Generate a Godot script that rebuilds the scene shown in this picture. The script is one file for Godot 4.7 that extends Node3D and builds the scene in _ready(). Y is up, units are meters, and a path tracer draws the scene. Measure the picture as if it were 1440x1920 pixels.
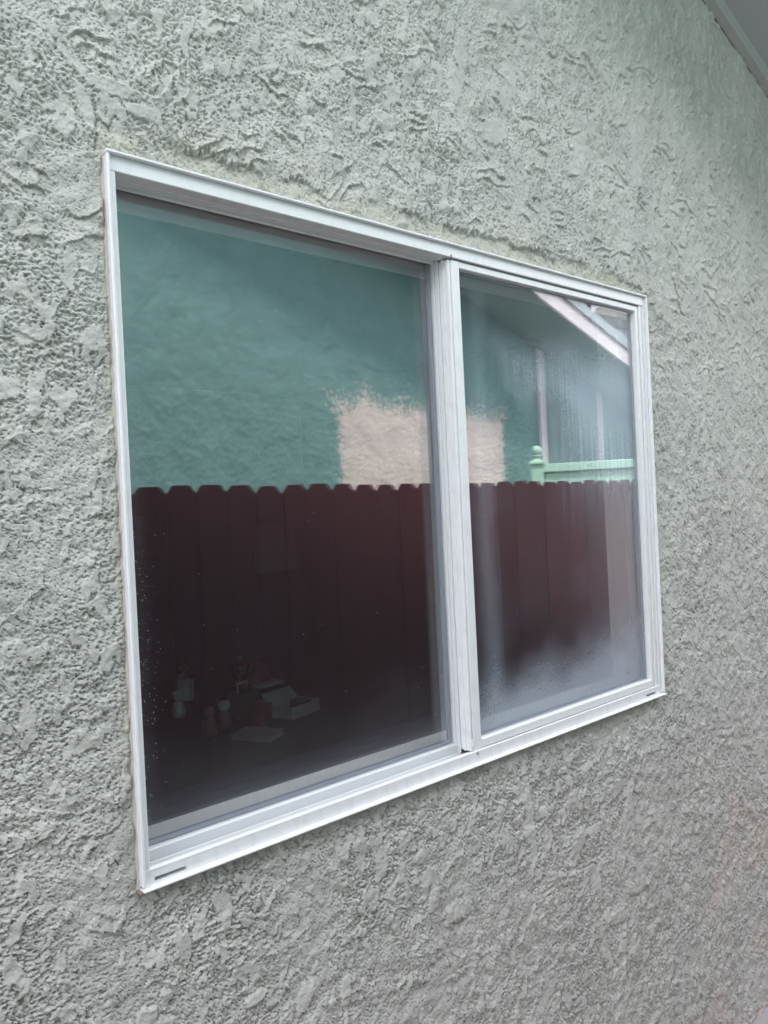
extends Node3D
# x runs along the house wall, y up, z out of the wall towards the side yard; metres.

const CAM := Vector3(0.0, 1.70, 1.08)
# window opening in the stucco
const X0 := 0.4388
const X1 := 1.8880
const Y0 := 1.1680
const Y1 := 2.2280
const GROUND := 0.0
const PATH_TOP := 0.07

var rng := RandomNumberGenerator.new()
var M := {}

# ------------------------------------------------------------------ helpers
func begin() -> SurfaceTool:
	var st := SurfaceTool.new()
	st.begin(Mesh.PRIMITIVE_TRIANGLES)
	st.set_smooth_group(-1)
	return st

func tri(st: SurfaceTool, a: Vector3, b: Vector3, c: Vector3) -> void:
	st.add_vertex(a); st.add_vertex(b); st.add_vertex(c)

func quad(st: SurfaceTool, a: Vector3, b: Vector3, c: Vector3, d: Vector3) -> void:
	tri(st, a, b, c); tri(st, a, c, d)

func convex(st: SurfaceTool, pts: Array, mid: Vector3) -> void:   # a planar polygon, wound so that it faces away from mid
	var n: Vector3 = (pts[1] - pts[0]).cross(pts[2] - pts[0])
	var c := Vector3.ZERO
	for p in pts: c += p
	c /= pts.size()
	var flip: bool = n.dot(c - mid) > 0.0     # front faces run clockwise
	for i in range(1, pts.size() - 1):
		if flip: tri(st, pts[0], pts[i + 1], pts[i])
		else: tri(st, pts[0], pts[i], pts[i + 1])

func box(st: SurfaceTool, lo: Vector3, hi: Vector3, ch := 0.0012, t := Transform3D.IDENTITY) -> void:   # a box with chamfered edges
	var c := minf(ch, 0.45 * minf(hi.x - lo.x, minf(hi.y - lo.y, hi.z - lo.z)))
	var mid: Vector3 = t * ((lo + hi) / 2.0)
	var l := [lo, hi]
	var P := func(i: int, j: int, k: int, axis: int) -> Vector3:
		var v := Vector3(l[i].x, l[j].y, l[k].z)
		var s := [i, j, k]
		for a in 3:
			if a != axis: v[a] += c * (1.0 if s[a] == 0 else -1.0)
		return t * v
	for axis in 3:
		for s in 2:
			var pts := []
			for uv in [[0, 0], [1, 0], [1, 1], [0, 1]]:
				var ijk := [0, 0, 0]
				ijk[axis] = s; ijk[(axis + 1) % 3] = uv[0]; ijk[(axis + 2) % 3] = uv[1]
				pts.append(P.call(ijk[0], ijk[1], ijk[2], axis))
			convex(st, pts, mid)
	if c <= 0.0: return
	for axis in 3:                       # edges that run along this axis
		var b := (axis + 1) % 3
		var d := (axis + 2) % 3
		for sb in 2:
			for sd in 2:
				var e0 := [0, 0, 0]; var e1 := [0, 0, 0]
				e0[b] = sb; e0[d] = sd; e1[b] = sb; e1[d] = sd; e1[axis] = 1
				convex(st, [P.call(e0[0], e0[1], e0[2], b), P.call(e1[0], e1[1], e1[2], b), P.call(e1[0], e1[1], e1[2], d), P.call(e0[0], e0[1], e0[2], d)], mid)
	for i in 2:
		for j in 2:
			for k in 2:
				convex(st, [P.call(i, j, k, 0), P.call(i, j, k, 1), P.call(i, j, k, 2)], mid)

func prism(st: SurfaceTool, outline: PackedVector2Array, z0: float, z1: float, t := Transform3D.IDENTITY) -> void:   # an outline in x, y with thickness in z
	var mid2 := Vector2.ZERO
	for p in outline: mid2 += p
	mid2 /= outline.size()
	var mid: Vector3 = t * Vector3(mid2.x, mid2.y, (z0 + z1) / 2)
	var tris := Geometry2D.triangulate_polygon(outline)
	for z in [z0, z1]:
		for i in range(0, tris.size(), 3):
			var a := outline[tris[i]]; var b := outline[tris[i + 1]]; var c := outline[tris[i + 2]]
			convex(st, [t * Vector3(a.x, a.y, z), t * Vector3(b.x, b.y, z), t * Vector3(c.x, c.y, z)], mid)
	var cw := Geometry2D.is_polygon_clockwise(outline)
	for i in outline.size():
		var a := outline[i]; var b := outline[(i + 1) % outline.size()]
		var q := [t * Vector3(a.x, a.y, z0), t * Vector3(b.x, b.y, z0), t * Vector3(b.x, b.y, z1), t * Vector3(a.x, a.y, z1)]
		if cw: quad(st, q[0], q[1], q[2], q[3])
		else: quad(st, q[3], q[2], q[1], q[0])

func lathe(st: SurfaceTool, prof: Array, at: Vector3, n := 20) -> void:   # (radius, height) pairs turned about y
	st.set_smooth_group(1)
	for i in prof.size() - 1:
		for k in n:
			var a0 := TAU * k / n; var a1 := TAU * (k + 1) / n
			var p0 := at + Vector3(cos(a0) * prof[i][0], prof[i][1], sin(a0) * prof[i][0])
			var p1 := at + Vector3(cos(a1) * prof[i][0], prof[i][1], sin(a1) * prof[i][0])
			var p2 := at + Vector3(cos(a1) * prof[i + 1][0], prof[i + 1][1], sin(a1) * prof[i + 1][0])
			var p3 := at + Vector3(cos(a0) * prof[i + 1][0], prof[i + 1][1], sin(a0) * prof[i + 1][0])
			quad(st, p0, p1, p2, p3)
	st.set_smooth_group(-1)

func put(called: String, st, mat: Material, parent: Node = null, label := "") -> MeshInstance3D:
	var o := MeshInstance3D.new()
	o.name = called
	if st is SurfaceTool:
		st.generate_normals()
		o.mesh = st.commit()
	else:
		o.mesh = st
	o.material_override = mat
	if label: o.set_meta("label", label)
	if parent == null: add_child(o, true)
	else: parent.add_child(o, true)
	return o

func thing(called: String, label: String, category: String, at := Vector3.ZERO, turn := 0.0) -> Node3D:
	var o := Node3D.new()
	o.name = called
	o.position = at
	o.rotation.y = turn
	o.set_meta("label", label)
	o.set_meta("category", category)
	add_child(o, true)
	return o

func group_node(called: String, parent: Node, label := "") -> Node3D:
	var o := Node3D.new()
	o.name = called
	if label: o.set_meta("label", label)
	parent.add_child(o, true)
	return o

func lin(r: float, g: float, b: float) -> Color:      # a real-world base colour
	return Color(r, g, b).linear_to_srgb()

func mat(c: Color, rough := 0.8, spec := 0.5) -> StandardMaterial3D:
	var m := StandardMaterial3D.new()
	m.albedo_color = c
	m.roughness = rough
	m.metallic_specular = spec
	return m

func noise(kind: int, wave: float, seed_: int, oct := 1) -> FastNoiseLite:
	var n := FastNoiseLite.new()
	n.noise_type = kind
	n.frequency = 1.0 / wave
	n.seed = seed_
	n.fractal_type = FastNoiseLite.FRACTAL_FBM if oct > 1 else FastNoiseLite.FRACTAL_NONE
	n.fractal_octaves = oct
	return n

func noise_tex(wave_px: float, seed_: int, size := 512, oct := 4, kind := FastNoiseLite.TYPE_SIMPLEX_SMOOTH) -> NoiseTexture2D:
	var t := NoiseTexture2D.new()
	t.width = size; t.height = size
	t.seamless = true
	t.noise = noise(kind, wave_px, seed_, oct)
	return t

func bumpy(m: StandardMaterial3D, tex: Texture2D, per_metre: float, depth_cm: float) -> void:   # world-mapped relief
	m.heightmap_enabled = true
	m.heightmap_texture = tex
	m.heightmap_scale = depth_cm
	m.uv1_triplanar = true
	m.uv1_world_triplanar = true
	m.uv1_scale = Vector3.ONE * per_metre

func sstep(a: float, b: float, x: float) -> float:
	return smoothstep(a, b, x)

# ------------------------------------------------------------------ materials
func materials() -> void:
	var grit := noise_tex(5.0, 11, 1024, 3)
	var mott := noise_tex(60.0, 12, 512, 5)
	var stucco := mat(Color.WHITE, 0.92, 0.35)
	stucco.vertex_color_use_as_albedo = true
	bumpy(stucco, grit, 2.2, 0.07)
	M.stucco = stucco
	var nst := mat(Color.WHITE, 0.9, 0.35)
	nst.vertex_color_use_as_albedo = true
	bumpy(nst, grit, 0.9, 0.25)
	M.neighbor_stucco = nst
	M.vinyl = mat(lin(0.72, 0.725, 0.735), 0.36, 0.5)
	var grime := noise_tex(40.0, 71, 256, 5)
	var ramp := Gradient.new()
	ramp.set_color(0, Color(0.955, 0.95, 0.945))
	ramp.set_color(1, Color(1, 1, 1))
	ramp.add_point(0.42, Color(0.992, 0.992, 0.992))
	grime.color_ramp = ramp
	M.vinyl.albedo_texture = grime
	M.vinyl.uv1_triplanar = true
	M.vinyl.uv1_world_triplanar = true
	M.vinyl.uv1_scale = Vector3(5.0, 3.0, 5.0)
	M.vinyl_dull = mat(lin(0.60, 0.61, 0.62), 0.5, 0.5)
	M.slot = mat(lin(0.04, 0.04, 0.045), 0.8)
	M.rust = mat(lin(0.22, 0.165, 0.135), 0.9)
	M.screw = mat(lin(0.22, 0.21, 0.20), 0.5)
	M.caulk = mat(lin(0.44, 0.41, 0.38), 0.8)
	bumpy(M.caulk, grit, 3.0, 0.08)
	M.drywall = mat(lin(0.82, 0.80, 0.79), 0.8)
	M.clear_plastic = mat(Color(0.93, 0.94, 0.95, 0.45), 0.3)
	M.clear_plastic.transparency = BaseMaterial3D.TRANSPARENCY_ALPHA
	# spacer of the double glazing: grey metal with two rows of small holes
	var im := Image.create(16, 16, false, Image.FORMAT_RGB8)
	im.fill(Color(0.56, 0.58, 0.63))
	for c in [[4, 4], [12, 12]]:
		for i in 16:
			for j in 16:
				if Vector2(i - c[0], j - c[1]).length() < 3.0: im.set_pixel(i, j, Color(0.20, 0.21, 0.25))
	M.spacer = mat(Color.WHITE, 0.5)
	M.spacer.albedo_texture = ImageTexture.create_from_image(im)
	M.spacer.uv1_triplanar = true
	M.spacer.uv1_world_triplanar = true
	M.spacer.uv1_scale = Vector3.ONE * 180.0
	var g := StandardMaterial3D.new()
	g.transparency = BaseMaterial3D.TRANSPARENCY_ALPHA
	g.albedo_color = Color(1, 1, 1, 0.0)
	g.roughness = 0.0
	g.metallic_specular = 0.5
	M.glass = g
	# the reflective coating on the inner face of the outer pane
	var one := Image.create(4, 4, false, Image.FORMAT_RGBA8)
	one.fill(Color.WHITE)
	var k := StandardMaterial3D.new()
	k.transparency = BaseMaterial3D.TRANSPARENCY_ALPHA
	k.albedo_texture = ImageTexture.create_from_image(one)
	k.albedo_color = Color(0.93, 0.97, 1.0, 0.105)
	k.metallic = 1.0
	k.roughness = 0.0
	M.coating = k
	# timber of the red fence: four tones of the same stain
	var grain := noise_tex(18.0, 21, 512, 4)
	for i in 4:
		var f: float = [1.0, 0.92, 1.06, 0.96][i]
		var p := mat(lin(0.085 * f, 0.018 * f, 0.023 * f), 0.75, 0.4)
		bumpy(p, grain, 1.0, 0.25)
		p.uv1_scale = Vector3(9.0, 0.55, 9.0)
		M["picket%d" % i] = p
	M.rail_wood = mat(lin(0.19, 0.05, 0.05), 0.8)
	M.mint = mat(lin(0.44, 0.70, 0.56), 0.5, 0.5)
	M.white_trim = mat(lin(0.66, 0.62, 0.64), 0.6)
	bumpy(M.white_trim, mott, 0.8, 0.06)
	M.siding = mat(lin(0.20, 0.29, 0.29), 0.7)
	bumpy(M.siding, grain, 1.0, 0.08)
	M.roofing = mat(lin(0.13, 0.15, 0.16), 0.95)
	bumpy(M.roofing, grit, 1.0, 0.4)
	M.roof_edge = mat(lin(0.40, 0.46, 0.48), 0.8)
	M.soffit = mat(lin(0.40, 0.42, 0.43), 0.85)
	bumpy(M.soffit, mott, 1.5, 0.08)
	M.teal_soffit = mat(lin(0.40, 0.52, 0.52), 0.85)
	M.rake_trim = mat(lin(0.42, 0.43, 0.43), 0.7)
	bumpy(M.rake_trim, mott, 2.0, 0.06)
	M.far_siding = mat(lin(0.74, 0.77, 0.84), 0.7)
	M.gutter = mat(lin(0.62, 0.62, 0.60), 0.4)
	M.path = mat(lin(0.33, 0.31, 0.31), 0.95)
	bumpy(M.path, grit, 1.2, 0.15)
	M.ground = mat(lin(0.20, 0.175, 0.15), 1.0)
	bumpy(M.ground, mott, 0.35, 2.0)
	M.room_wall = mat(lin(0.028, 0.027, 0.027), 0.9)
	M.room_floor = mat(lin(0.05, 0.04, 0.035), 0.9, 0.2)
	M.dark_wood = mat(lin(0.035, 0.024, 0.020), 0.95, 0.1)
	M.card_white = mat(lin(0.82, 0.82, 0.83), 0.7)
	M.card_inner = mat(lin(0.55, 0.52, 0.50), 0.8)
	M.toy_red = mat(lin(0.35, 0.02, 0.025), 0.6)
	M.toy_green = mat(lin(0.03, 0.12, 0.06), 0.7)
	M.toy_cream = mat(lin(0.30, 0.20, 0.17), 0.6)
	M.toy_orange = mat(lin(0.40, 0.16, 0.05), 0.6)
	M.door_paint = mat(lin(0.05, 0.048, 0.048), 0.8)

# ------------------------------------------------------------------ our house's stucco wall
func rake_y(x: float) -> float:                 # height of the sloping eave at the wall
	return 3.20 - 0.345 * (x - 2.346) if x > -2.0 else 4.699 + 0.345 * (x + 2.0)

func axis_values(spans: Array) -> PackedFloat32Array:   # [from, to, step at from, step at to] ...
	var out := PackedFloat32Array()
	for s in spans:
		var x: float = s[0]
		while x < s[1] - 1e-5:
			out.append(x)
			x += lerpf(s[2], s[3], (x - s[0]) / (s[1] - s[0]))
	out.append(spans[-1][1])
	return out

# troweled smears and flat islands that stand out in the photograph: x, y, half width, half height, lean
const ISLANDS := [
	[1.318, 1.020, 0.012, 0.130, -0.12], [1.489, 0.898, 0.030, 0.026, 0.2], [1.575, 0.906, 0.055, 0.012, -0.3], [1.706, 0.900, 0.018, 0.06, 0.3],
	[0.418, 2.285, 0.011, 0.034, -0.25], [0.714, 0.889, 0.018, 0.028, 0.3], [0.989, 1.029, 0.013, 0.014, 0.0], [1.010, 0.985, 0.022, 0.020, 0.2],
	[1.019, 0.940, 0.015, 0.024, 0.3], [1.083, 0.891, 0.040, 0.022, -0.4], [0.797, 0.860, 0.010, 0.030, 0.1], [1.74, 0.707, 0.05, 0.022, -0.5],
	[1.638, 0.665, 0.04, 0.02, -0.5], [0.984, 2.432, 0.030, 0.018, 0.2], [1.30, 2.500, 0.05, 0.03, 0.4], [0.46, 0.96, 0.022, 0.012, -0.2], [0.44, 0.985, 0.016, 0.013, 0.1],
	[1.36, 2.62, 0.03, 0.07, 0.3], [1.20, 2.60, 0.025, 0.09, 0.25], [1.62, 2.55, 0.035, 0.10, 0.2], [1.90, 2.62, 0.04, 0.13, 0.15], [0.455, 2.325, 0.045, 0.013, -0.1], [0.505, 2.302, 0.032, 0.011, -0.2], [0.62, 0.93, 0.02, 0.01, 0.3],
]

func stucco_wall(house: Node3D) -> void:
	var xs := axis_values([[-6.0, -0.6, 0.25, 0.20], [-0.6, 0.16, 0.05, 0.006], [0.16, 0.45, 0.0016, 0.0017], [0.45, 1.9, 0.0017, 0.0030], [1.9, 2.75, 0.0030, 0.0042], [2.75, 3.4, 0.006, 0.08], [3.4, 8.0, 0.1, 0.25]])
	var ROWS := 1080
	var EXTRA := 8
	var nrow := ROWS + 2 * EXTRA + 1
	var n := xs.size()
	var S := FastNoiseLite.TYPE_SIMPLEX
	var cell := noise(FastNoiseLite.TYPE_CELLULAR, 4.3, 3)
	cell.cellular_distance_function = FastNoiseLite.DISTANCE_EUCLIDEAN
	cell.cellular_return_type = FastNoiseLite.RETURN_DISTANCE
	cell.cellular_jitter = 1.0
	var fine := noise(S, 4.0, 5, 2)
	var pits := noise(S, 8.5, 6, 2)
	var midn := noise(S, 15.0, 7, 2)
	var big := noise(S, 60.0, 9, 3)
	var isl := noise(S, 62.0, 13, 3)
	var region := noise(S, 420.0, 15, 2)
	var led := noise(S, 210.0, 17, 3)
	var mask := noise(S, 130.0, 19, 1)
	var rag := noise(S, 9.0, 23, 2)
	var tint := noise(S, 260.0, 27, 3)
	var tint2 := noise(S, 14.0, 29, 2)
	var H := PackedFloat32Array(); H.resize(n * nrow)
	var Y := PackedFloat32Array(); Y.resize(n * nrow)
	var C := PackedColorArray(); C.resize(n * nrow)
	var isle_bins := {}
	for i in n:
		var x := xs[i]
		var ylo := maxf(PATH_TOP - 0.02, 1.15 - 0.48 * x)
		var yhi := minf(rake_y(x) - 0.004, 2.305 + 0.398 * x)
		var top := rake_y(x) + 0.03
		var fade := sstep(-0.6, 0.1, x) * (1.0 - sstep(2.8, 3.4, x))
		var mx := x * 1000.0
		var near := []
		for q in ISLANDS:
			if absf(x - q[0]) < q[2] + absf(q[4]) * q[3] + 0.03: near.append(q)
		var head_edge := 2.266 + 0.010 * rag.get_noise_1d(mx * 0.13 + 40.0) + 0.007 * rag.get_noise_1d(mx * 0.9)
		head_edge -= 0.03 * sstep(1.72, 1.95, x)
		var head_on := sstep(0.44, 0.47, x) * (1.0 - sstep(1.93, 1.99, x)) * sstep(-0.55, 0.15, mask.get_noise_1d(mx * 0.9 + 77.0))
		for j in nrow:
			var y: float
			if j < EXTRA: y = lerpf(-0.05, ylo, float(j) / EXTRA)
			elif j > EXTRA + ROWS: y = lerpf(yhi, top, float(j - EXTRA - ROWS) / EXTRA)
			else: y = lerpf(ylo, yhi, float(j - EXTRA) / ROWS)
			var at := i * nrow + j
			Y[at] = y
			var inside := x > X0 + 0.012 and x < X1 - 0.012 and y > Y0 + 0.012 and y < Y1 - 0.012
			if inside: continue
			var my := y * 1000.0
			var m1 := midn.get_noise_2d(mx, my)
			var dy := my + 0.8 * m1
			var dx := mx + 0.8 * m1
			# grains: mounds with sharp crevices, a little wider than tall
			var c := cell.get_noise_2d(dx * 0.92, dy * 1.08) + 1.0       # 0 at a grain's centre
			var reg := region.get_noise_2d(mx, my)
			var grain := 0.85 - 2.0 * c * c * c
			var pit := sstep(0.30, 0.60, pits.get_noise_2d(mx * 0.75, my * 1.1) + 0.35 * reg)
			var f := fine.get_noise_2d(mx * 0.9, dy * 1.1)
			var smooth_zone := clampf(sstep(1.3, 2.6, x) * sstep(2.2, 2.9, y) * 0.8 + 0.25 * sstep(1.5, 2.4, x), 0.0, 0.75)
			var h := (1.55 + 1.1 * reg) * grain + 0.65 * f + 0.9 * m1 * (1.0 + 0.9 * reg) - 2.2 * pit
			# flat floated islands
			var iv := isl.get_noise_2d(mx * 1.25, my * 0.8) + 0.10 * f
			var thr := 0.30 - 0.26 * reg - 0.26 * smooth_zone
			var flat := sstep(thr, thr + 0.03, iv)
			var proud := 0.0
			for q in near:
				var u: float = (x - q[0] - q[4] * (y - q[1])) / q[2]
				var v: float = (y - q[1]) / q[3]
				var r := u * u + v * v + 0.4 * m1 + 0.2 * f
				flat = maxf(flat, 1.0 - sstep(0.85, 1.05, r))
				if r < 1.1: proud = maxf(proud, 1.0 - sstep(0.6, 1.1, r))
			h *= 1.0 - 0.55 * smooth_zone
			h = lerpf(h, 2.9 + 1.3 * proud + 0.35 * f + 0.2 * grain + 0.6 * m1, flat * 0.95)
			# ledges: the coat thickens downwards, then breaks off
			var lv := (led.get_noise_2d(mx * 0.8, my) * 2.2 - my / 130.0) + 0.05 * m1 + 0.05 * rag.get_noise_2d(mx, my)
			var saw := lv - floorf(lv)
			var ledge := saw * saw * (1.0 - sstep(0.965, 1.0, saw))
			h += 5.2 * ledge * sstep(-0.05, 0.35, mask.get_noise_2d(mx, my)) * (0.45 + 0.55 * sstep(1.9, 2.3, y))
			h += 2.8 * big.get_noise_2d(mx, my)
			# the coat round the window was patched: a ragged step above its head
			var dtop := y - head_edge
			var over := sstep(-0.0015, 0.0015, dtop) * (1.0 - sstep(0.0, 0.10, dtop)) * head_on
			h += 5.0 * over
			var band := sstep(X0 - 0.02, X0, x) * (1.0 - sstep(X1, X1 + 0.02, x)) * sstep(Y1 - 0.01, Y1, y) * (1.0 - sstep(-0.012, 0.004, dtop))
			h = lerpf(h, h * 0.75 - 1.2, band)
			# crack that runs up from the window's corner
			var crack := absf(x - 0.4315 - 0.010 * sstep(2.24, 2.45, y) - 0.003 * rag.get_noise_1d(my * 0.6))
			h -= 4.0 * (1.0 - sstep(0.0005, 0.003, crack)) * sstep(2.2, 2.23, y) * (1.0 - sstep(2.27, 2.32, y))
			# sits back against the window frame
			var dxw := maxf(X0 - x, x - X1)
			var dyw := maxf(Y0 - y, y - Y1)
			var dw := maxf(dxw, dyw)
			h = lerpf(-3.0 + 0.5 * grain, h, sstep(-0.004, 0.007 + 0.016 * sstep(0.0, 0.004, dyw) * sstep(0.0, 0.01, Y0 - y), dw))
			H[at] = h * 0.001 * fade
			# paint: grey-green; bare sandy patch mortar close round the window
			var t := 1.0 + 0.10 * tint.get_noise_2d(mx, my) + 0.04 * tint2.get_noise_2d(mx, my)
			var col := Color(0.450 * t, 0.443 * t, 0.412 * t)
			var bare := band * sstep(-0.35, 0.25, tint2.get_noise_2d(mx * 0.5, my * 0.5) + 0.4 * tint.get_noise_2d(mx * 2.0, my * 2.0) + 0.25)
			bare = maxf(bare, (1.0 - sstep(0.004, 0.013, dw + 0.004 * m1)) * 0.8)
			bare = maxf(bare, 0.5 * (1.0 - sstep(0.0, 0.05, dtop - 0.012)) * sstep(-0.005, 0.0, dtop) * head_on * sstep(0.0, 0.4, tint.get_noise_2d(mx * 1.5, my * 1.5)))
			col = col.lerp(Color(0.50, 0.475, 0.40), bare * 0.75)
			# faint warm light painted into the colour near the foot of the wall
			var warm_light := sstep(0.1, 0.5, tint.get_noise_2d(mx * 0.8 + 900.0, my * 0.8)) * sstep(1.9, 2.2, x) * (1.0 - sstep(0.75, 1.0, y))
			col = col.lerp(Color(0.50, 0.42, 0.37), 0.5 * warm_light)
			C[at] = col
	var V := PackedVector3Array(); V.resize(n * nrow)
	var N := PackedVector3Array(); N.resize(n * nrow)
	for i in n:
		var ia := maxi(i - 1, 0); var ib := mini(i + 1, n - 1)
		for j in nrow:
			var at := i * nrow + j
			V[at] = Vector3(xs[i], Y[at], H[at])
			var ja := maxi(j - 1, 0); var jb := mini(j + 1, nrow - 1)
			var gy := (H[i * nrow + jb] - H[i * nrow + ja]) / (Y[i * nrow + jb] - Y[i * nrow + ja])
			var lean := (Y[ib * nrow + j] - Y[ia * nrow + j]) / (xs[ib] - xs[ia])
			var gx := (H[ib * nrow + j] - H[ia * nrow + j]) / (xs[ib] - xs[ia]) - gy * lean
			N[at] = Vector3(-gx, -gy, 1.0).normalized()
	var I := PackedInt32Array()
	for i in n - 1:
		var xin := xs[i] > X0 + 0.006 and xs[i + 1] < X1 - 0.006
		for j in nrow - 1:
			var a := i * nrow + j
			if xin and Y[a] > Y0 + 0.006 and Y[a + nrow] > Y0 + 0.006 and Y[a + 1] < Y1 - 0.006 and Y[a + nrow + 1] < Y1 - 0.006: continue
			I.append(a); I.append(a + 1); I.append(a + nrow)
			I.append(a + 1); I.append(a + nrow + 1); I.append(a + nrow)
	var arr := []
	arr.resize(Mesh.ARRAY_MAX)
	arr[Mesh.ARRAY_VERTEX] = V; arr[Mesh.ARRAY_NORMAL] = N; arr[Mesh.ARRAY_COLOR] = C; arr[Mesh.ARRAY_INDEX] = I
	var mesh := ArrayMesh.new()
	mesh.add_surface_from_arrays(Mesh.PRIMITIVE_TRIANGLES, arr)
	print("stucco triangles ", I.size() / 3, " columns ", n)
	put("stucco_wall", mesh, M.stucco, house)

func slab(st: SurfaceTool, x0: float, y0: float, x1: float, y1: float, low: float, high: float, z0: float, z1: float) -> void:   # a board that follows a slope
	prism(st, PackedVector2Array([Vector2(x0, y0 + low), Vector2(x1, y1 + low), Vector2(x1, y1 + high), Vector2(x0, y0 + high)]), z0, z1)

func build_house() -> void:
	var house := thing("stucco_house", "grey green stucco house wall with rough finish and a white sliding window", "house")
	stucco_wall(house)
	# sloping eave
	for side in [[-2.0, 8.2], [-8.0, -2.0]]:
		var a: float = side[0]; var b: float = side[1]
		var ya := rake_y(a); var yb := rake_y(b)
		var st := begin()
		slab(st, a, ya, b, yb, 0.018, 0.05, -0.02, 0.56)
		put("soffit", st, M.soffit, house)
		st = begin()
		slab(st, a, ya, b, yb, -0.028, 0.018, 0.004, 0.030)
		put("rake_trim", st, M.rake_trim, house)
		st = begin()
		slab(st, a, ya, b, yb, -0.03, 0.16, 0.56, 0.585)
		put("fascia", st, M.white_trim, house)
		st = begin()
		slab(st, a, ya, b, yb, 0.16, 0.22, -3.6, 0.61)
		put("roof", st, M.roofing, house)
	# the room behind the window
	var zi := -0.12
	var rx0 := -0.9; var rx1 := 3.3; var rz := -3.6; var ry0 := 0.15; var ry1 := 2.55
	var wx0 := X0 + 0.012; var wx1 := 1.852; var wy0 := 1.2045; var wy1 := 2.196
	var st := begin()
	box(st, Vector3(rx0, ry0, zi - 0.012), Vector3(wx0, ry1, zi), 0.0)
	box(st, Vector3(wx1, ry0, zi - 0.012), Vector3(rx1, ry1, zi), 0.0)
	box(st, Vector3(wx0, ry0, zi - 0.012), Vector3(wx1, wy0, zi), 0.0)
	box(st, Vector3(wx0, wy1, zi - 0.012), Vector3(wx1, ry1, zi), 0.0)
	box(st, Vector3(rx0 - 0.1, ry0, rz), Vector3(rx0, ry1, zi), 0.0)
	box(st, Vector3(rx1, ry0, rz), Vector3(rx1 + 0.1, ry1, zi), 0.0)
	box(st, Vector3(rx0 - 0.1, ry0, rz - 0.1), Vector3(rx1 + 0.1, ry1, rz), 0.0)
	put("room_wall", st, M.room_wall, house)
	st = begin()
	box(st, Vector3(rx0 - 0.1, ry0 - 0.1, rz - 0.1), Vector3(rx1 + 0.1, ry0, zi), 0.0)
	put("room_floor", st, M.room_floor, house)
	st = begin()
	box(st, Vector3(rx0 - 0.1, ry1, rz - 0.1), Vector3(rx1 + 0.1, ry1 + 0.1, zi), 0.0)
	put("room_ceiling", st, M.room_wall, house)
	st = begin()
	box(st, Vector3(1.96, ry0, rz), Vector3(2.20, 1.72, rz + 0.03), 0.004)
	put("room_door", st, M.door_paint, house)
	build_window(house, wx0, wx1, wy0, wy1, zi)

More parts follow.
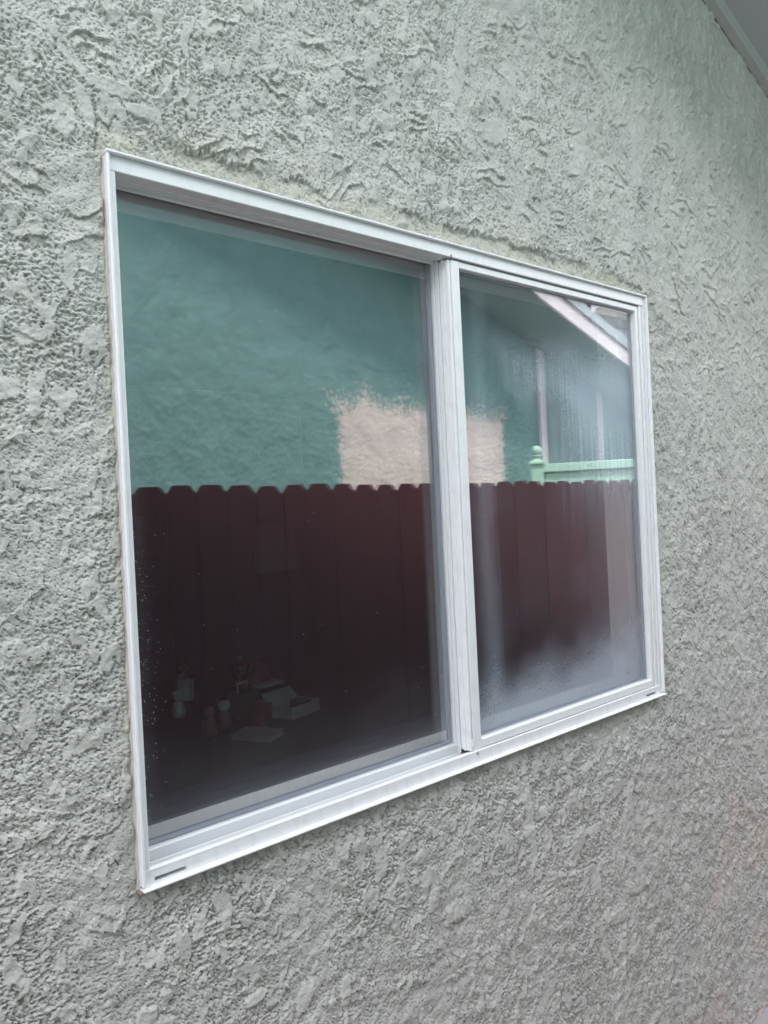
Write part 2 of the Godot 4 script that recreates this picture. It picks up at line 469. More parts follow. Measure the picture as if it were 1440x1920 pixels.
# ------------------------------------------------------------------ the window
func build_window(house: Node3D, wx0: float, wx1: float, wy0: float, wy1: float, zi: float) -> void:
	var w := group_node("window", house, "white framed horizontal sliding window with a fogged right sash")
	var FZ := 0.009      # face of the frame
	var LZ := 0.016      # its raised outer lip
	var BZ := -0.060     # its back
	var st := begin()
	box(st, Vector3(X0, 2.2228, -0.02), Vector3(X1, Y1, LZ), 0.0016)
	box(st, Vector3(X0 + 0.004, 2.2000, BZ), Vector3(X1 - 0.004, 2.2232, FZ))
	box(st, Vector3(0.4535, 2.1935, -0.0346), Vector3(1.1380, 2.2010, -0.0325), 0.0006)
	box(st, Vector3(0.4535, 2.1985, -0.0160), Vector3(1.1390, 2.2010, -0.0135), 0.0006)
	put("frame_head", st, M.vinyl, w)
	# sill with its two weep slots left open
	st = begin()
	var sl := [[0.4594, 0.5098], [1.804, 1.852]]
	var sy0 := 1.1752; var sy1 := 1.1820
	box(st, Vector3(X0, Y0, -0.02), Vector3(X1, 1.1722, LZ + 0.004), 0.0014)
	for q in [[X0 + 0.004, sl[0][0]], [sl[0][1], sl[1][0]], [sl[1][1], X1 - 0.004]]:
		box(st, Vector3(q[0], 1.1712, -0.004), Vector3(q[1], 1.1936, FZ), 0.0)
	for q in sl:
		box(st, Vector3(q[0], 1.1712, -0.004), Vector3(q[1], sy0, FZ), 0.0)
		box(st, Vector3(q[0], sy1, -0.004), Vector3(q[1], 1.1936, FZ), 0.0)
	box(st, Vector3(X0 + 0.004, 1.1930, 0.0030), Vector3(X1 - 0.004, 1.1952, FZ + 0.0004), 0.0008)
	put("frame_sill", st, M.vinyl, w)
	for q in sl:
		st = begin()
		box(st, Vector3(q[0] - 0.002, sy0 - 0.002, -0.010), Vector3(q[1] + 0.002, sy1 + 0.002, -0.006), 0.0)
		put("weep_slot", st, M.slot, w)
	# track behind the sill's face
	st = begin()
	box(st, Vector3(X0 + 0.005, 1.1690, BZ), Vector3(X1 - 0.005, 1.1850, -0.0030), 0.0005)
	box(st, Vector3(0.4530, 1.1800, -0.0042), Vector3(1.1420, 1.1940, -0.0016), 0.0008)
	box(st, Vector3(0.4530, 1.1840, -0.0245), Vector3(1.1400, 1.1905, -0.0225), 0.0007)
	put("sill_track", st, M.vinyl_dull, w)
	st = begin()
	box(st, Vector3(X0, Y0 + 0.006, -0.02), Vector3(X0 + 0.0052, Y1 - 0.006, LZ), 0.0016)
	box(st, Vector3(X0 + 0.0050, 1.1945, BZ), Vector3(0.4535, 2.2002, FZ), 0.0012)
	put("frame_jamb", st, M.vinyl, w)
	st = begin()
	box(st, Vector3(X1 - 0.006, Y0 + 0.006, -0.02), Vector3(X1, Y1 - 0.006, LZ), 0.0016)
	box(st, Vector3(1.8715, 1.1945, BZ), Vector3(X1 - 0.0058, 2.2002, FZ), 0.0012)
	box(st, Vector3(1.8580, 1.1945, BZ), Vector3(1.8702, 2.2002, 0.0062), 0.0010)
	put("frame_jamb", st, M.vinyl, w)
	# caulk bead down the left side and under the corner
	st = begin()
	var cr := noise(FastNoiseLite.TYPE_SIMPLEX, 0.03, 31, 2)
	var rib := []
	for i in 180:
		var y := lerpf(Y0 - 0.004, Y1 + 0.002, i / 179.0)
		var g := 0.0028 + 0.0016 * cr.get_noise_1d(y)
		rib.append([Vector3(X0 - g - 0.003, y, -0.006), Vector3(X0 - g * 0.6, y, 0.0015 + 0.0014 * cr.get_noise_1d(y + 9.0)), Vector3(X0 + 0.0004, y, 0.006 + 0.003 * cr.get_noise_1d(y + 5.0))])
	for i in 179:
		for k in 2: quad(st, rib[i][k], rib[i + 1][k], rib[i + 1][k + 1], rib[i][k + 1])
	put("caulk_bead", st, M.caulk, w)
	st = begin()
	box(st, Vector3(X0 - 0.0035, Y0 - 0.003, -0.004), Vector3(X0 + 0.0075, Y0 + 0.0012, 0.0150), 0.0012)
	put("rust_stain", st, M.rust, w)
	# fixed left lite: rail, stiles, bead
	st = begin()
	box(st, Vector3(0.4535, 1.1855, -0.0560), Vector3(1.1380, 1.2068, -0.0280), 0.0012)
	put("fixed_rail", st, M.vinyl_dull, w)
	st = begin()
	box(st, Vector3(1.1325, 1.2060, -0.0560), Vector3(1.1365, 2.2002, -0.0310), 0.0010)
	box(st, Vector3(1.1362, 1.1860, -0.0560), Vector3(1.1405, 2.2002, -0.0220), 0.0012)
	put("fixed_stile", st, M.vinyl_dull, w)
	st = begin()
	box(st, Vector3(0.4535, 1.2060, -0.0560), Vector3(0.4600, 2.2002, -0.0300), 0.0010)
	put("fixed_stile", st, M.vinyl_dull, w)
	st = begin()
	box(st, Vector3(1.1330, 1.1845, -0.0120), Vector3(1.1402, 1.1885, -0.0045), 0.0012)
	put("rust_stain", st, M.rust, w)
	# sliding right sash
	var sash_f := 0.0045
	st = begin()
	box(st, Vector3(1.1406, 1.1950, -0.0290), Vector3(1.1480, 2.1975, sash_f - 0.0015), 0.0020)
	box(st, Vector3(1.1478, 1.1955, -0.0290), Vector3(1.1492, 2.1970, sash_f - 0.0035), 0.0003)
	box(st, Vector3(1.1490, 1.1950, -0.0290), Vector3(1.1728, 2.1975, sash_f), 0.0012)
	box(st, Vector3(1.1385, 1.1950, -0.0150), Vector3(1.1408, 2.1990, -0.0080), 0.0008)
	put("sash_stile", st, M.vinyl, w)
	st = begin()
	box(st, Vector3(1.8431, 1.1960, -0.0290), Vector3(1.8562, 2.1975, sash_f - 0.001), 0.0012)
	put("sash_stile", st, M.vinyl, w)
	st = begin()
	box(st, Vector3(1.1726, 2.1835, -0.0290), Vector3(1.8433, 2.1972, sash_f - 0.0006), 0.0012)
	put("sash_rail", st, M.vinyl, w)
	st = begin()
	box(st, Vector3(1.1726, 1.1960, -0.0290), Vector3(1.8433, 1.2140, sash_f - 0.0006), 0.0012)
	put("sash_rail", st, M.vinyl, w)
	# screws in the head and the sill by the meeting stile, and the plastic clip at its foot
	for p in [Vector3(1.1459, 2.2030, FZ), Vector3(1.1546, 1.1895, FZ)]:
		st = begin()
		var cap := []
		var rim := []
		for i in 14:
			var a := TAU * i / 14
			rim.append(p + Vector3(cos(a) * 0.0030, sin(a) * 0.0030, 0.0001))
			cap.append(p + Vector3(cos(a) * 0.0022, sin(a) * 0.0022, 0.0010))
		convex(st, cap, p - Vector3(0, 0, 1))
		for i in 14: convex(st, [rim[i], rim[(i + 1) % 14], cap[(i + 1) % 14], cap[i]], p - Vector3(0, 0, 0.01))
		var sc := put("screw", st, M.screw if p.y > 2.0 else M.rust, w)
		if p.y < 2.0: sc.set_meta("label", "rusty screw")
	st = begin()
	box(st, Vector3(1.1412, 1.1952, sash_f - 0.001), Vector3(1.1478, 1.2180, sash_f + 0.0012), 0.0006)
	box(st, Vector3(1.1425, 1.2050, sash_f + 0.0010), Vector3(1.1470, 1.2150, sash_f + 0.0030), 0.0006)
	put("sash_clip", st, M.clear_plastic, w)
	# double glazing
	igu(w, 0.4600, 1.1328, 1.2066, 2.2065, -0.0350, 0.0035, 0.010, 0)
	igu(w, 1.1720, 1.8470, 1.2085, 2.1870, -0.0070, 0.0030, 0.010, 1)
	# plaster reveal
	for r in [[Vector3(wx0 - 0.012, wy0 - 0.014, zi), Vector3(wx1 + 0.012, wy0, BZ), "inner_sill"], [Vector3(wx0 - 0.012, wy1, zi), Vector3(wx1 + 0.012, wy1 + 0.014, BZ), "inner_head"],
			[Vector3(wx0 - 0.014, wy0, zi), Vector3(wx0, wy1, BZ), "inner_jamb"], [Vector3(wx1, wy0, zi), Vector3(wx1 + 0.014, wy1, BZ), "inner_jamb"]]:
		st = begin()
		box(st, r[0], r[1], 0.0)
		put(r[2], st, M.drywall, w)
	# closes the cavity between stucco and room
	st = begin()
	box(st, Vector3(X0 - 0.03, Y0 - 0.03, BZ - 0.01), Vector3(X1 + 0.03, wy0 - 0.014, BZ - 0.0005), 0.0)
	box(st, Vector3(X0 - 0.03, wy1 + 0.014, BZ - 0.01), Vector3(X1 + 0.03, Y1 + 0.03, BZ - 0.0005), 0.0)
	box(st, Vector3(X0 - 0.03, wy0 - 0.014, BZ - 0.01), Vector3(wx0 - 0.014, wy1 + 0.014, BZ - 0.0005), 0.0)
	box(st, Vector3(wx1 + 0.014, wy0 - 0.014, BZ - 0.01), Vector3(X1 + 0.03, wy1 + 0.014, BZ - 0.0005), 0.0)
	put("frame_backing", st, M.vinyl_dull, w)

func igu(w: Node3D, x0: float, x1: float, y0: float, y1: float, z: float, thick: float, gap: float, which: int) -> void:
	for k in 2:
		var zz := z - k * (thick + gap)
		var st := begin()
		box(st, Vector3(x0, y0, zz - thick), Vector3(x1, y1, zz), 0.0)
		put("glass_pane", st, M.glass, w)
	var zc := z - thick - 0.0006
	var st := begin()
	quad(st, Vector3(x0, y0, zc), Vector3(x0, y1, zc), Vector3(x1, y1, zc), Vector3(x1, y0, zc))
	put("glass_coating", st, M.coating, w)
	# spacer bar round the edge
	st = begin()
	var a := z - thick - 0.001
	var b := z - thick - gap + 0.001
	var t := 0.0085
	box(st, Vector3(x0 + 0.002, y0 + 0.002, b), Vector3(x1 - 0.002, y0 + t, a), 0.0)
	box(st, Vector3(x0 + 0.002, y1 - t, b), Vector3(x1 - 0.002, y1 - 0.002, a), 0.0)
	box(st, Vector3(x0 + 0.002, y0 + t, b), Vector3(x0 + t, y1 - t, a), 0.0)
	box(st, Vector3(x1 - t, y0 + t, b), Vector3(x1 - 0.002, y1 - t, a), 0.0)
	put("spacer_bar", st, M.spacer, w)
	# moisture on the inside of the unit
	var zf := z - thick - gap + 0.0006
	st = SurfaceTool.new()
	st.begin(Mesh.PRIMITIVE_TRIANGLES)
	for c in [[0, 1], [0, 0], [1, 0], [0, 1], [1, 0], [1, 1]]:
		st.set_uv(Vector2(c[0], c[1]))
		st.add_vertex(Vector3(lerpf(x0 + t, x1 - t, c[0]), lerpf(y1 - t, y0 + t, c[1]), zf))
	put("condensation", st, fog_material(which), w, "grey film of condensation inside the glazing")
	droplets(w, x0, x1, y0, y1, z, thick, which)

func g1(x: float, c: float, s: float) -> float:
	return exp(-pow((x - c) / s, 2.0))

func fog_material(which: int) -> StandardMaterial3D:
	var W := 256; var Hh := 384
	var im := Image.create(W, Hh, false, Image.FORMAT_RGBA8)
	var n := noise(FastNoiseLite.TYPE_SIMPLEX_SMOOTH, 90.0, 41 + which, 3)
	var s := noise(FastNoiseLite.TYPE_SIMPLEX_SMOOTH, 5.0, 43 + which, 2)
	var fine := noise(FastNoiseLite.TYPE_SIMPLEX, 3.0, 47 + which, 2)
	for j in Hh:
		for i in W:
			var u := (i + 0.5) / W; var v := (j + 0.5) / Hh
			var a := 0.0
			var wob := n.get_noise_2d(i, j)
			var streak := s.get_noise_2d(i, j * 0.03)
			if which == 1:
				a += 0.13 * g1(u, 0.10 + 0.02 * wob, 0.05) * (0.5 + 0.5 * sstep(0.1, 0.3, v))
				a += 0.26 * sstep(0.0, 0.10, v) * g1(v, 0.15 + 0.04 * wob + 0.10 * u, 0.07) * sstep(0.08, 0.3, u)
				a += 0.20 * g1(v, 0.30 + 0.05 * streak, 0.15) * sstep(0.35, 0.75, u + 0.08 * streak)
				a += 0.20 * sstep(0.40, 0.98, u + 0.06 * wob) * (0.35 + 0.65 * g1(v, 0.32, 0.22))
				a += 0.36 * sstep(0.70 + 0.16 * (1.0 - u), 1.0, v + 0.05 * wob)
				a += 0.18 * sstep(0.88, 1.0, v + 0.03 * wob)
				a += 0.04 + 0.02 * wob
				a *= 1.0 + 0.20 * streak * (1.0 - sstep(0.55, 0.8, v))
				a -= 0.10 * g1(u, 0.27, 0.14) * g1(v, 0.20, 0.09)
			else:
				a += 0.10 * sstep(0.93, 1.0, v) + 0.05 * sstep(0.80, 1.0, v + 0.06 * wob)
				a += 0.06 * sstep(0.93, 1.0, u) * (0.4 + 0.6 * sstep(0.3, 0.9, v))
				a += 0.05 * (1.0 - sstep(0.0, 0.06, u)) + 0.025
				a *= 1.0 + 0.14 * streak
			a *= 1.0 + 0.25 * fine.get_noise_2d(i, j)
			im.set_pixel(i, j, Color(0.84, 0.89, 0.94, clampf(a * (1.35 if which == 1 else 1.0), 0.0, 0.65)))
	var m := mat(Color.WHITE, 0.9, 0.2)
	m.transparency = BaseMaterial3D.TRANSPARENCY_ALPHA
	m.albedo_texture = ImageTexture.create_from_image(im)
	m.texture_repeat = false
	return m

func droplets(w: Node3D, x0: float, x1: float, y0: float, y1: float, z: float, thick: float, which: int) -> void:
	var bead := SphereMesh.new()
	bead.radius = 1.0; bead.height = 2.0; bead.radial_segments = 8; bead.rings = 4
	var spots: Array[Transform3D] = []
	var zf := z - thick - 0.0012 if which == 1 else z + 0.0003
	var place := func(u: float, v: float, r: float) -> void:
		spots.append(Transform3D(Basis.from_scale(Vector3(r, r * rng.randf_range(0.9, 1.5), r * 0.5)), Vector3(lerpf(x0, x1, u), lerpf(y1, y0, v), zf)))
	if which == 1:
		for k in 700: place.call(rng.randfn(0.50, 0.16), 0.135 + rng.randfn(0.0, 0.022) + 0.03 * rng.randf(), rng.randf_range(0.0004, 0.0013))
		for k in 90: place.call(rng.randfn(0.90, 0.06), 0.05 + rng.randfn(0.0, 0.012), rng.randf_range(0.0006, 0.0015))
		for k in 110: place.call(rng.randfn(0.085, 0.02), rng.randfn(0.91, 0.03), rng.randf_range(0.0006, 0.0016))
		for c in [[0.07, 0.975], [0.62, 0.975], [0.72, 0.972], [0.86, 0.965], [0.34, 0.93], [0.75, 0.72], [0.6, 0.80], [0.2, 0.86]]:
			for k in 5: place.call(c[0] + rng.randfn(0.0, 0.008), c[1] + rng.randfn(0.0, 0.005), rng.randf_range(0.0008, 0.0017))
	else:
		for k in 190: place.call(0.012 + absf(rng.randfn(0.0, 0.028)), clampf(0.52 + rng.randf() * 0.47, 0.0, 0.99), rng.randf_range(0.0002, 0.0006))
		for k in 46: place.call(rng.randf(), rng.randf_range(0.1, 0.97), rng.randf_range(0.0003, 0.0007))
	var mm := MultiMesh.new()
	mm.transform_format = MultiMesh.TRANSFORM_3D
	mm.mesh = bead
	mm.instance_count = spots.size()
	for k in spots.size(): mm.set_instance_transform(k, spots[k])
	var o := MultiMeshInstance3D.new()
	o.name = "droplets" if which == 1 else "dust_specks"
	o.multimesh = mm
	var m := mat(lin(0.50, 0.54, 0.57), 0.15 if which == 1 else 0.8)
	if which == 1:
		m.albedo_color.a = 0.16
		m.transparency = BaseMaterial3D.TRANSPARENCY_ALPHA
	o.material_override = m
	o.set_meta("kind", "stuff")
	w.add_child(o, true)

# ------------------------------------------------------------------ the side yard, seen in the glass
func build_fence() -> void:
	var Z := 1.70
	var f := thing("picket_fence", "dark red dog-eared board fence facing the window across the side yard", "fence", Vector3(0, GROUND, Z))
	var shapes := []
	for k in 6:
		var w := 0.1348 + rng.randf_range(-0.001, 0.001)
		var h := 1.815
		var e := 0.030 + rng.randf_range(-0.004, 0.004)
		var st := begin()
		prism(st, PackedVector2Array([Vector2(-w / 2, 0.04), Vector2(w / 2, 0.04), Vector2(w / 2, h - e * 1.2), Vector2(w / 2 - e, h), Vector2(-w / 2 + e, h), Vector2(-w / 2, h - e * 1.2)]), 0.0, 0.016)
		st.generate_normals()
		shapes.append(st.commit())
	var x := -1.6
	var i := 0
	while x < 9.6:
		var o := put("picket", shapes[rng.randi() % 6], M["picket%d" % (rng.randi() % 4)], f)
		o.position = Vector3(x, rng.randf_range(-0.006, 0.006) - 0.006 * (x - 3.0), rng.randf_range(-0.002, 0.002))
		o.rotation = Vector3(0.0, rng.randf_range(-0.02, 0.02), rng.randf_range(-0.003, 0.003))
		x += 0.1355 + rng.randf_range(0.0, 0.004)
		i += 1
	for ry in [0.35, 1.0, 1.58]:
		var st := begin()
		box(st, Vector3(-1.7, ry, 0.020), Vector3(9.7, ry + 0.085, 0.058), 0.002)
		put("rail", st, M.rail_wood, f)
	for k in 5:
		var st := begin()
		box(st, Vector3(-1.4 + k * 2.45, 0.0, 0.060), Vector3(-1.31 + k * 2.45, 1.70, 0.15), 0.003)
		put("post", st, M.rail_wood, f)

const NZ := 3.4      # the neighbour's wall
func nrake(x: float) -> float:
	return 3.453 - 0.355 * (x - 4.997) if x > 0.4 else 5.085 + 0.355 * (x - 0.4)

func build_neighbor() -> void:
	var house := thing("neighbor_house", "teal green stucco house with a beige paint patch and white sloping fascia", "house")
	var xs := axis_values([[-5.0, 1.2, 0.2, 0.1], [1.2, 7.4, 0.010, 0.012], [7.4, 9.8, 0.1, 0.2]])
	var S := FastNoiseLite.TYPE_SIMPLEX
	var wav := noise(S, 60.0, 61, 3)
	var grain := noise(S, 22.0, 62, 2)
	var bigw := noise(S, 300.0, 63, 2)
	var edge := noise(S, 26.0, 64, 3)
	var speck := noise(S, 14.0, 65, 2)
	var ROWS := 190
	var nrow := ROWS + 9
	var n := xs.size()
	var H := PackedFloat32Array(); H.resize(n * nrow)
	var V := PackedVector3Array(); V.resize(n * nrow)
	var C := PackedColorArray(); C.resize(n * nrow)
	for i in n:
		var x := xs[i]
		var top := nrake(x) + 0.02
		for j in nrow:
			var y := lerpf(0.0, 1.6, j / 8.0) if j < 8 else lerpf(1.6, top, float(j - 8) / ROWS)
			var mx := x * 1000.0; var my := y * 1000.0
			# skip-trowelled: low diagonal waves
			var u := mx * 0.55 + my * 0.75; var v := my * 1.9 - mx * 0.9
			var h := 4.2 * wav.get_noise_2d(u * 0.8, v * 0.9) + 2.4 * grain.get_noise_2d(mx, my) + 5.0 * bigw.get_noise_2d(mx, my)
			H[i * nrow + j] = h * 0.001
			V[i * nrow + j] = Vector3(x, y, NZ - h * 0.001)
			var t := 1.0 + 0.05 * bigw.get_noise_2d(mx + 500.0, my)
			var col := Color(0.178 * t, 0.318 * t, 0.298 * t)
			# the patch where graffiti or a repair was painted over
			var e := 0.035 * edge.get_noise_2d(mx, my) + (0.05 + 0.12 * sstep(2.36, 2.52, y)) * speck.get_noise_2d(mx, my)
			var ptop := 2.475 - 0.015 * sstep(3.8, 5.4, x) + 0.10 * g1(x, 3.84, 0.11) + 0.03 * g1(x, 4.15, 0.3)
			var d := minf(minf(x - 3.565, 5.385 - x), ptop - y) + e
			col = col.lerp(Color(0.68, 0.60, 0.545) * t, sstep(-0.006, 0.012, d))
			C[i * nrow + j] = col
	var N := PackedVector3Array(); N.resize(n * nrow)
	var I := PackedInt32Array()
	for i in n:
		var ia := maxi(i - 1, 0); var ib := mini(i + 1, n - 1)
		for j in nrow:
			var at := i * nrow + j
			var ja := maxi(j - 1, 0); var jb := mini(j + 1, nrow - 1)
			var gy := (H[i * nrow + jb] - H[i * nrow + ja]) / (V[i * nrow + jb].y - V[i * nrow + ja].y)
			var gx := (H[ib * nrow + j] - H[ia * nrow + j]) / (xs[ib] - xs[ia])
			N[at] = Vector3(-gx, -gy, -1.0).normalized()
			if i < n - 1 and j < nrow - 1:
				I.append(at); I.append(at + nrow); I.append(at + 1)
				I.append(at + 1); I.append(at + nrow); I.append(at + nrow + 1)
	var arr := []
	arr.resize(Mesh.ARRAY_MAX)
	arr[Mesh.ARRAY_VERTEX] = V; arr[Mesh.ARRAY_NORMAL] = N; arr[Mesh.ARRAY_COLOR] = C; arr[Mesh.ARRAY_INDEX] = I
	var mesh := ArrayMesh.new()
	mesh.add_surface_from_arrays(Mesh.PRIMITIVE_TRIANGLES, arr)
	put("stucco_wall", mesh, M.neighbor_stucco, house)
	# the house behind that wall
	var st := begin()
	prism(st, PackedVector2Array([Vector2(-5.0, 0.0), Vector2(9.7, 0.0), Vector2(9.7, nrake(9.7)), Vector2(0.4, nrake(0.4)), Vector2(-5.0, nrake(-5.0))]), NZ + 0.03, NZ + 7.0)
	put("house_body", st, M.siding, house)
	for side in [[0.4, 9.9], [-5.2, 0.4]]:
		var a: float = side[0]; var b: float = side[1]
		var ya := nrake(a); var yb := nrake(b)
		st = begin()
		slab(st, a, ya, b, yb, 0.02, 0.05, 2.82, NZ + 0.02)
		put("soffit", st, M.teal_soffit, house)
		st = begin()
		slab(st, a, ya, b, yb, 0.0, 0.145, 2.795, 2.82)
		put("fascia", st, M.white_trim, house)
		st = begin()
		slab(st, a, ya, b, yb, 0.145, 0.235, 2.775, NZ + 7.2)
		put("roof", st, M.roof_edge, house)
	# a bay of lap siding between white boards
	for r in [[5.90, 5.985], [6.83, 6.93]]:
		st = begin()
		var x0: float = r[0]; var x1: float = r[1]
		prism(st, PackedVector2Array([Vector2(x0, 0.1), Vector2(x1, 0.1), Vector2(x1, nrake(x1) - 0.005), Vector2(x0, nrake(x0) - 0.005)]), NZ - 0.035, NZ - 0.008)
		put("trim_board", st, M.white_trim, house)
	var y := 0.30
	while y < 3.1:
		var ys := minf(y + 0.226, nrake(5.985) - 0.01)
		var ye := minf(y + 0.226, nrake(6.83) - 0.01)
		if ye > y + 0.02:
			st = begin()
			var t := Transform3D(Basis(Vector3.RIGHT, -0.05), Vector3(0, y, NZ - 0.014))
			prism(st, PackedVector2Array([Vector2(5.984, 0), Vector2(6.831, 0), Vector2(6.831, ye - y), Vector2(5.984, ys - y)]), -0.012, 0.0, t)
			put("siding_board", st, M.siding, house)
		y += 0.21

func build_vinyl_fence() -> void:
	var a := Vector3(5.60, 0, 3.20); var b := Vector3(6.55, 0, 1.86)
	var turn := atan2(-(b.z - a.z), b.x - a.x)
	var f := thing("vinyl_fence", "pale mint green panel fence with ball topped post beside the teal house", "fence", a, turn)
	var L := (b - a).length()
	for px in [0.0, L]:
		var st := begin()
		box(st, Vector3(px - 0.052, 0, -0.052), Vector3(px + 0.052, 2.02, 0.052), 0.004)
		var post := put("post", st, M.mint, f)
		st = begin()
		box(st, Vector3(px - 0.070, 2.02, -0.070), Vector3(px + 0.070, 2.045, 0.070), 0.004)
		var p := [Vector3(px - 0.062, 2.045, -0.062), Vector3(px + 0.062, 2.045, -0.062), Vector3(px + 0.062, 2.045, 0.062), Vector3(px - 0.062, 2.045, 0.062)]
		for i in 4: convex(st, [p[i], p[(i + 1) % 4], Vector3(px, 2.085, 0)], Vector3(px, 2.03, 0))
		put("cap", st, M.mint, post)
		st = begin()
		var prof := [[0.022, 2.070], [0.022, 2.090], [0.040, 2.094], [0.040, 2.104], [0.020, 2.110]]
		for k in 9:
			var t := -1.1 + (PI / 2 + 1.1) * k / 8.0
			prof.append([0.044 * cos(t), 2.148 + 0.044 * sin(t)])
		lathe(st, prof, Vector3(px, 0, 0))
		put("ball_finial", st, M.mint, post)
	var st := begin()
	box(st, Vector3(0.05, 1.945, -0.045), Vector3(L - 0.05, 2.02, 0.045), 0.005)
	put("top_rail", st, M.mint, f)
	st = begin()
	box(st, Vector3(0.05, 0.1, -0.03), Vector3(L - 0.05, 0.24, 0.03), 0.004)
	put("bottom_rail", st, M.mint, f)
	var x := 0.055
	while x < L - 0.1:
		st = begin()
		box(st, Vector3(x, 0.23, -0.012), Vector3(x + 0.148, 1.95, 0.012), 0.004)
		put("panel_board", st, M.mint, f)
		x += 0.150

func build_far_house() -> void:
	var h := thing("far_house", "white sided house behind, its eave corner at the top right of the right pane", "house")
	var z := 6.45
	var st := begin()
	box(st, Vector3(11.35, 0, z + 0.03), Vector3(20, 5.0, z + 7.0), 0.0)
	put("house_body", st, M.far_siding, h)
	var y := 0.2
	while y < 4.66:
		st = begin()
		var t := Transform3D(Basis(Vector3.RIGHT, -0.05), Vector3(0, y, z))
		prism(st, PackedVector2Array([Vector2(11.3, 0), Vector2(20, 0), Vector2(20, 0.235), Vector2(11.3, 0.235)]), -0.015, 0.0, t)
		put("siding_board", st, M.far_siding, h)
		y += 0.22
	st = begin()
	box(st, Vector3(10.95, 4.70, 6.06), Vector3(20.3, 4.76, z + 0.06), 0.004)
	put("soffit", st, M.soffit, h)
	var turn := Basis(Vector3(0, 0, -1), Vector3.UP, Vector3.RIGHT)
	st = begin()
	prism(st, PackedVector2Array([Vector2(0.0, 0.0), Vector2(0.07, 0.0), Vector2(0.12, 0.06), Vector2(0.12, 0.14), Vector2(0.0, 0.14)]), 0.0, 9.4, Transform3D(turn, Vector3(10.92, 4.72, 6.06)))
	put("gutter", st, M.gutter, h)
	st = begin()
	prism(st, PackedVector2Array([Vector2(0.0, 0.0), Vector2(-4.0, 1.5), Vector2(-4.0, 1.62), Vector2(0.0, 0.12)]), 0.0, 9.4, Transform3D(turn, Vector3(10.90, 4.85, 6.02)))
	put("roof", st, M.roofing, h)

func build_ground() -> void:
	var st := begin()
	quad(st, Vector3(-300, GROUND, -300), Vector3(300, GROUND, -300), Vector3(300, GROUND, 300), Vector3(-300, GROUND, 300))
	var gd := put("ground", st, M.ground, null, "bare earth of the side yard between the two houses")
	gd.set_meta("kind", "structure"); gd.set_meta("category", "ground")
	st = begin()
	box(st, Vector3(-6.0, GROUND - 0.1, -0.02), Vector3(9.0, PATH_TOP, 0.95), 0.006)
	var pt := put("path", st, M.path, null, "grey concrete path along the foot of the stucco wall, bottom right corner")
	pt.set_meta("kind", "structure"); pt.set_meta("category", "path")

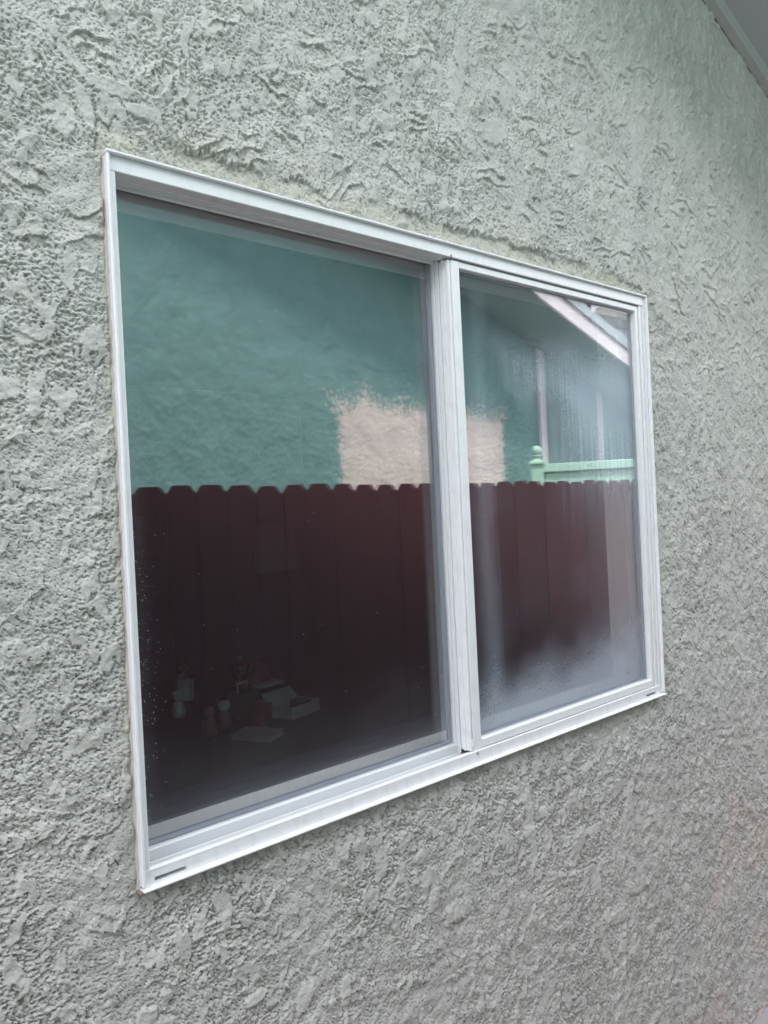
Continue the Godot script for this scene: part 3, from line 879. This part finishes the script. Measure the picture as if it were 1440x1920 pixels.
# ------------------------------------------------------------------ things in the dark room
func build_room_things() -> void:
	var st := begin()
	var chest := thing("cabinet", "low dark wooden cabinet covered in odds and ends inside the dim room", "cabinet", Vector3(1.95, 0.15, -2.15))
	box(st, Vector3(-0.95, 0.61, -0.85), Vector3(0.95, 0.65, 0.85), 0.004)
	put("top_board", st, M.dark_wood, chest)
	st = begin()
	box(st, Vector3(-0.92, 0.0, -0.82), Vector3(0.92, 0.61, 0.82), 0.003)
	put("cabinet_body", st, M.dark_wood, chest)
	var top := 0.80
	# open white carton
	var carton := thing("carton", "open white cardboard carton lying on the cabinet behind the left pane", "box", Vector3(1.925, top, -1.80), 0.25)
	carton.scale = Vector3.ONE * 0.72
	st = begin()
	box(st, Vector3(-0.13, 0.0, -0.09), Vector3(0.13, 0.006, 0.09), 0.0)
	box(st, Vector3(-0.13, 0.006, 0.084), Vector3(0.13, 0.07, 0.09), 0.0)
	box(st, Vector3(-0.13, 0.006, -0.09), Vector3(0.13, 0.07, -0.084), 0.0)
	box(st, Vector3(-0.13, 0.006, -0.084), Vector3(-0.124, 0.07, 0.084), 0.0)
	box(st, Vector3(0.124, 0.006, -0.084), Vector3(0.13, 0.07, 0.084), 0.0)
	put("tray", st, M.card_white, carton)
	st = begin()
	box(st, Vector3(-0.13, 0, -0.005), Vector3(0.13, 0.09, 0.0), 0.0, Transform3D(Basis(Vector3.RIGHT, -0.8), Vector3(0, 0.07, -0.09)))
	put("flap", st, M.card_white, carton)
	st = begin()
	box(st, Vector3(0.02, 0.03, -0.06), Vector3(0.10, 0.075, 0.05), 0.004)
	put("dark_lining", st, M.dark_wood, carton)
	# red and white cap
	var cap := thing("cap", "red and white cap lying at the back of the dark cabinet", "cap", Vector3(2.13, top, -2.50))
	st = begin()
	lathe(st, [[0.10, 0.0], [0.10, 0.03], [0.09, 0.07], [0.06, 0.105], [0.0, 0.12]], Vector3.ZERO)
	put("crown", st, M.toy_red, cap)
	st = begin()
	box(st, Vector3(-0.07, 0.0, 0.06), Vector3(0.10, 0.02, 0.17), 0.008)
	put("brim", st, M.card_white, cap)
	# small figurines and a green bag
	for k in 5:
		var spot: Vector3 = [Vector3(1.60, top, -1.85), Vector3(1.70, top, -1.72), Vector3(1.50, top, -1.80), Vector3(1.55, top, -2.18), Vector3(1.86, top, -2.75)][k]
		var fg := thing("figurine", ["small cream figurine with a white head, nearest the carton", "small reddish figurine between carton and cabinet edge", "small pinkish figurine at the cabinet's front", "small white figurine left of the others", "small orange figurine at the cabinet's far end"][k], "figurine", spot)
		fg.set_meta("group", "figurines on the cabinet")
		st = begin()
		lathe(st, [[0.0, 0.0], [0.030, 0.0], [0.034, 0.03], [0.024, 0.06], [0.014, 0.072]], Vector3.ZERO, 14)
		put("body", st, [M.toy_cream, M.toy_red, M.toy_cream, M.card_white, M.toy_orange][k], fg)
		st = begin()
		lathe(st, [[0.012, 0.070], [0.024, 0.080], [0.027, 0.095], [0.022, 0.112], [0.0, 0.120]], Vector3.ZERO, 14)
		put("head", st, [M.card_white, M.toy_cream, M.toy_cream, M.card_white, M.toy_orange][k], fg)
	var bag := thing("gift_bag", "dark green paper bag standing between figurines and carton", "bag", Vector3(1.75, top, -1.95), 0.3)
	st = begin()
	box(st, Vector3(-0.07, 0.0, -0.04), Vector3(0.07, 0.11, 0.04), 0.004)
	put("bag_body", st, M.toy_green, bag)
	st = begin()
	for s in [-1, 1]: box(st, Vector3(s * 0.03 - 0.004, 0.11, -0.002), Vector3(s * 0.03 + 0.004, 0.15, 0.002), 0.001)
	box(st, Vector3(-0.034, 0.146, -0.002), Vector3(0.034, 0.154, 0.002), 0.001)
	put("handle", st, M.card_white, bag)
	# more clutter
	var mug := thing("mug", "white mug with its handle turned to the window, beside the orange figurine", "mug", Vector3(1.72, top, -2.45))
	st = begin()
	lathe(st, [[0.0, 0.0], [0.038, 0.0], [0.042, 0.01], [0.042, 0.095], [0.038, 0.095], [0.037, 0.012], [0.0, 0.010]], Vector3.ZERO, 18)
	put("cup", st, M.card_white, mug)
	st = begin()
	for k in 6:
		var a0 := PI * k / 6.0; var a1 := PI * (k + 1) / 6.0
		box(st, Vector3(-0.005, -0.006, -0.010), Vector3(0.005, 0.006, 0.010), 0.001, Transform3D(Basis(Vector3.RIGHT, -(a0 + a1) / 2), Vector3(0.0, 0.05 + 0.030 * cos((a0 + a1) / 2), 0.040 + 0.022 * sin((a0 + a1) / 2))))
	put("handle", st, M.card_white, mug)
	var tin := thing("tin", "short red tin with a pale lid in front of the green bag", "tin", Vector3(1.80, top, -1.86))
	st = begin()
	lathe(st, [[0.0, 0.0], [0.036, 0.0], [0.037, 0.002], [0.037, 0.050], [0.035, 0.052]], Vector3.ZERO, 18)
	put("tin_body", st, M.toy_red, tin)
	st = begin()
	lathe(st, [[0.039, 0.048], [0.039, 0.060], [0.036, 0.062], [0.0, 0.062]], Vector3.ZERO, 18)
	put("lid", st, M.toy_cream, tin)
	var pot := thing("plant_pot", "small terracotta pot with a few green leaves behind the figurines", "plant pot", Vector3(1.95, top, -2.28))
	st = begin()
	lathe(st, [[0.0, 0.0], [0.030, 0.0], [0.042, 0.060], [0.046, 0.060], [0.046, 0.072], [0.040, 0.072], [0.038, 0.060], [0.0, 0.058]], Vector3.ZERO, 18)
	put("pot", st, M.toy_orange, pot)
	for k in 9:
		var an := TAU * k / 9.0
		var d := Vector3(cos(an), 0, sin(an))
		st = begin()
		var c := Vector3(0, 0.06, 0) + d * 0.02
		var tip := c + d * 0.055 + Vector3(0, 0.06 + 0.02 * (k % 3), 0)
		var side := d.cross(Vector3.UP) * 0.013
		var m0 := c.lerp(tip, 0.5) + Vector3(0, 0.015, 0)
		for e in [0.0, 0.0012]:
			var o := Vector3(0, e, 0)
			quad(st, c + o, m0 + side + o, tip + o, m0 - side + o)
		put("leaf", st, M.toy_green, pot)
	var book := thing("paperback", "pale paperback lying flat at the cabinet's front edge", "book", Vector3(1.62, top, -1.62), 0.5)
	st = begin()
	box(st, Vector3(-0.055, 0.002, -0.085), Vector3(0.053, 0.020, 0.085), 0.0005)
	put("pages", st, M.card_white, book)
	st = begin()
	box(st, Vector3(-0.057, 0.020, -0.088), Vector3(0.057, 0.022, 0.088), 0.0003)
	box(st, Vector3(-0.057, 0.0, -0.088), Vector3(0.057, 0.002, 0.088), 0.0003)
	box(st, Vector3(-0.059, 0.0, -0.088), Vector3(-0.0565, 0.022, 0.088), 0.0003)
	put("cover", st, M.card_inner, book)
	# a sheet of paper pinned on the back wall
	st = begin()
	box(st, Vector3(2.85, 1.28, -3.598), Vector3(3.20, 1.62, -3.594), 0.0)
	var sheet := put("paper_sheet", st, M.card_inner)
	sheet.set_meta("label", "pale sheet of paper on the far wall of the dark room")
	sheet.set_meta("category", "paper")

# ------------------------------------------------------------------ the scene
func _ready() -> void:
	rng.seed = 7
	var cam := Camera3D.new()
	cam.name = "camera"
	cam.position = CAM
	cam.rotation_order = EULER_ORDER_YXZ
	cam.rotation = Vector3(-0.00568, -0.71643, -0.04818)
	cam.fov = rad_to_deg(2.0 * atan(960.0 / 1442.0))
	cam.near = 0.02
	cam.far = 900.0
	add_child(cam)
	var sky := ProceduralSkyMaterial.new()
	sky.sky_top_color = Color(0.85, 0.86, 0.89)
	sky.sky_horizon_color = Color(0.90, 0.90, 0.925)
	sky.sky_curve = 0.3
	sky.sky_energy_multiplier = 1.4
	sky.ground_bottom_color = Color(0.30, 0.29, 0.28)
	sky.ground_horizon_color = Color(0.55, 0.55, 0.55)
	var env := Environment.new()
	env.background_mode = Environment.BG_SKY
	env.sky = Sky.new()
	env.sky.sky_material = sky
	env.tonemap_mode = Environment.TONE_MAPPER_LINEAR
	env.tonemap_exposure = 3.25
	env.sdfgi_enabled = true
	env.ssao_enabled = true
	env.ssil_enabled = true
	var we := WorldEnvironment.new()
	we.name = "environment"
	we.environment = env
	add_child(we)
	var sun := DirectionalLight3D.new()
	sun.name = "sun"
	sun.light_energy = 0.95
	sun.light_color = Color(1.0, 0.98, 0.95)
	sun.light_angular_distance = 10.0
	sun.shadow_enabled = true
	add_child(sun)
	sun.look_at_from_position(Vector3(-0.30, 1.85, -1.0), Vector3.ZERO)

	materials()
	build_ground()
	build_house()
	build_fence()
	build_neighbor()
	build_vinyl_fence()
	build_far_house()
	build_room_things()
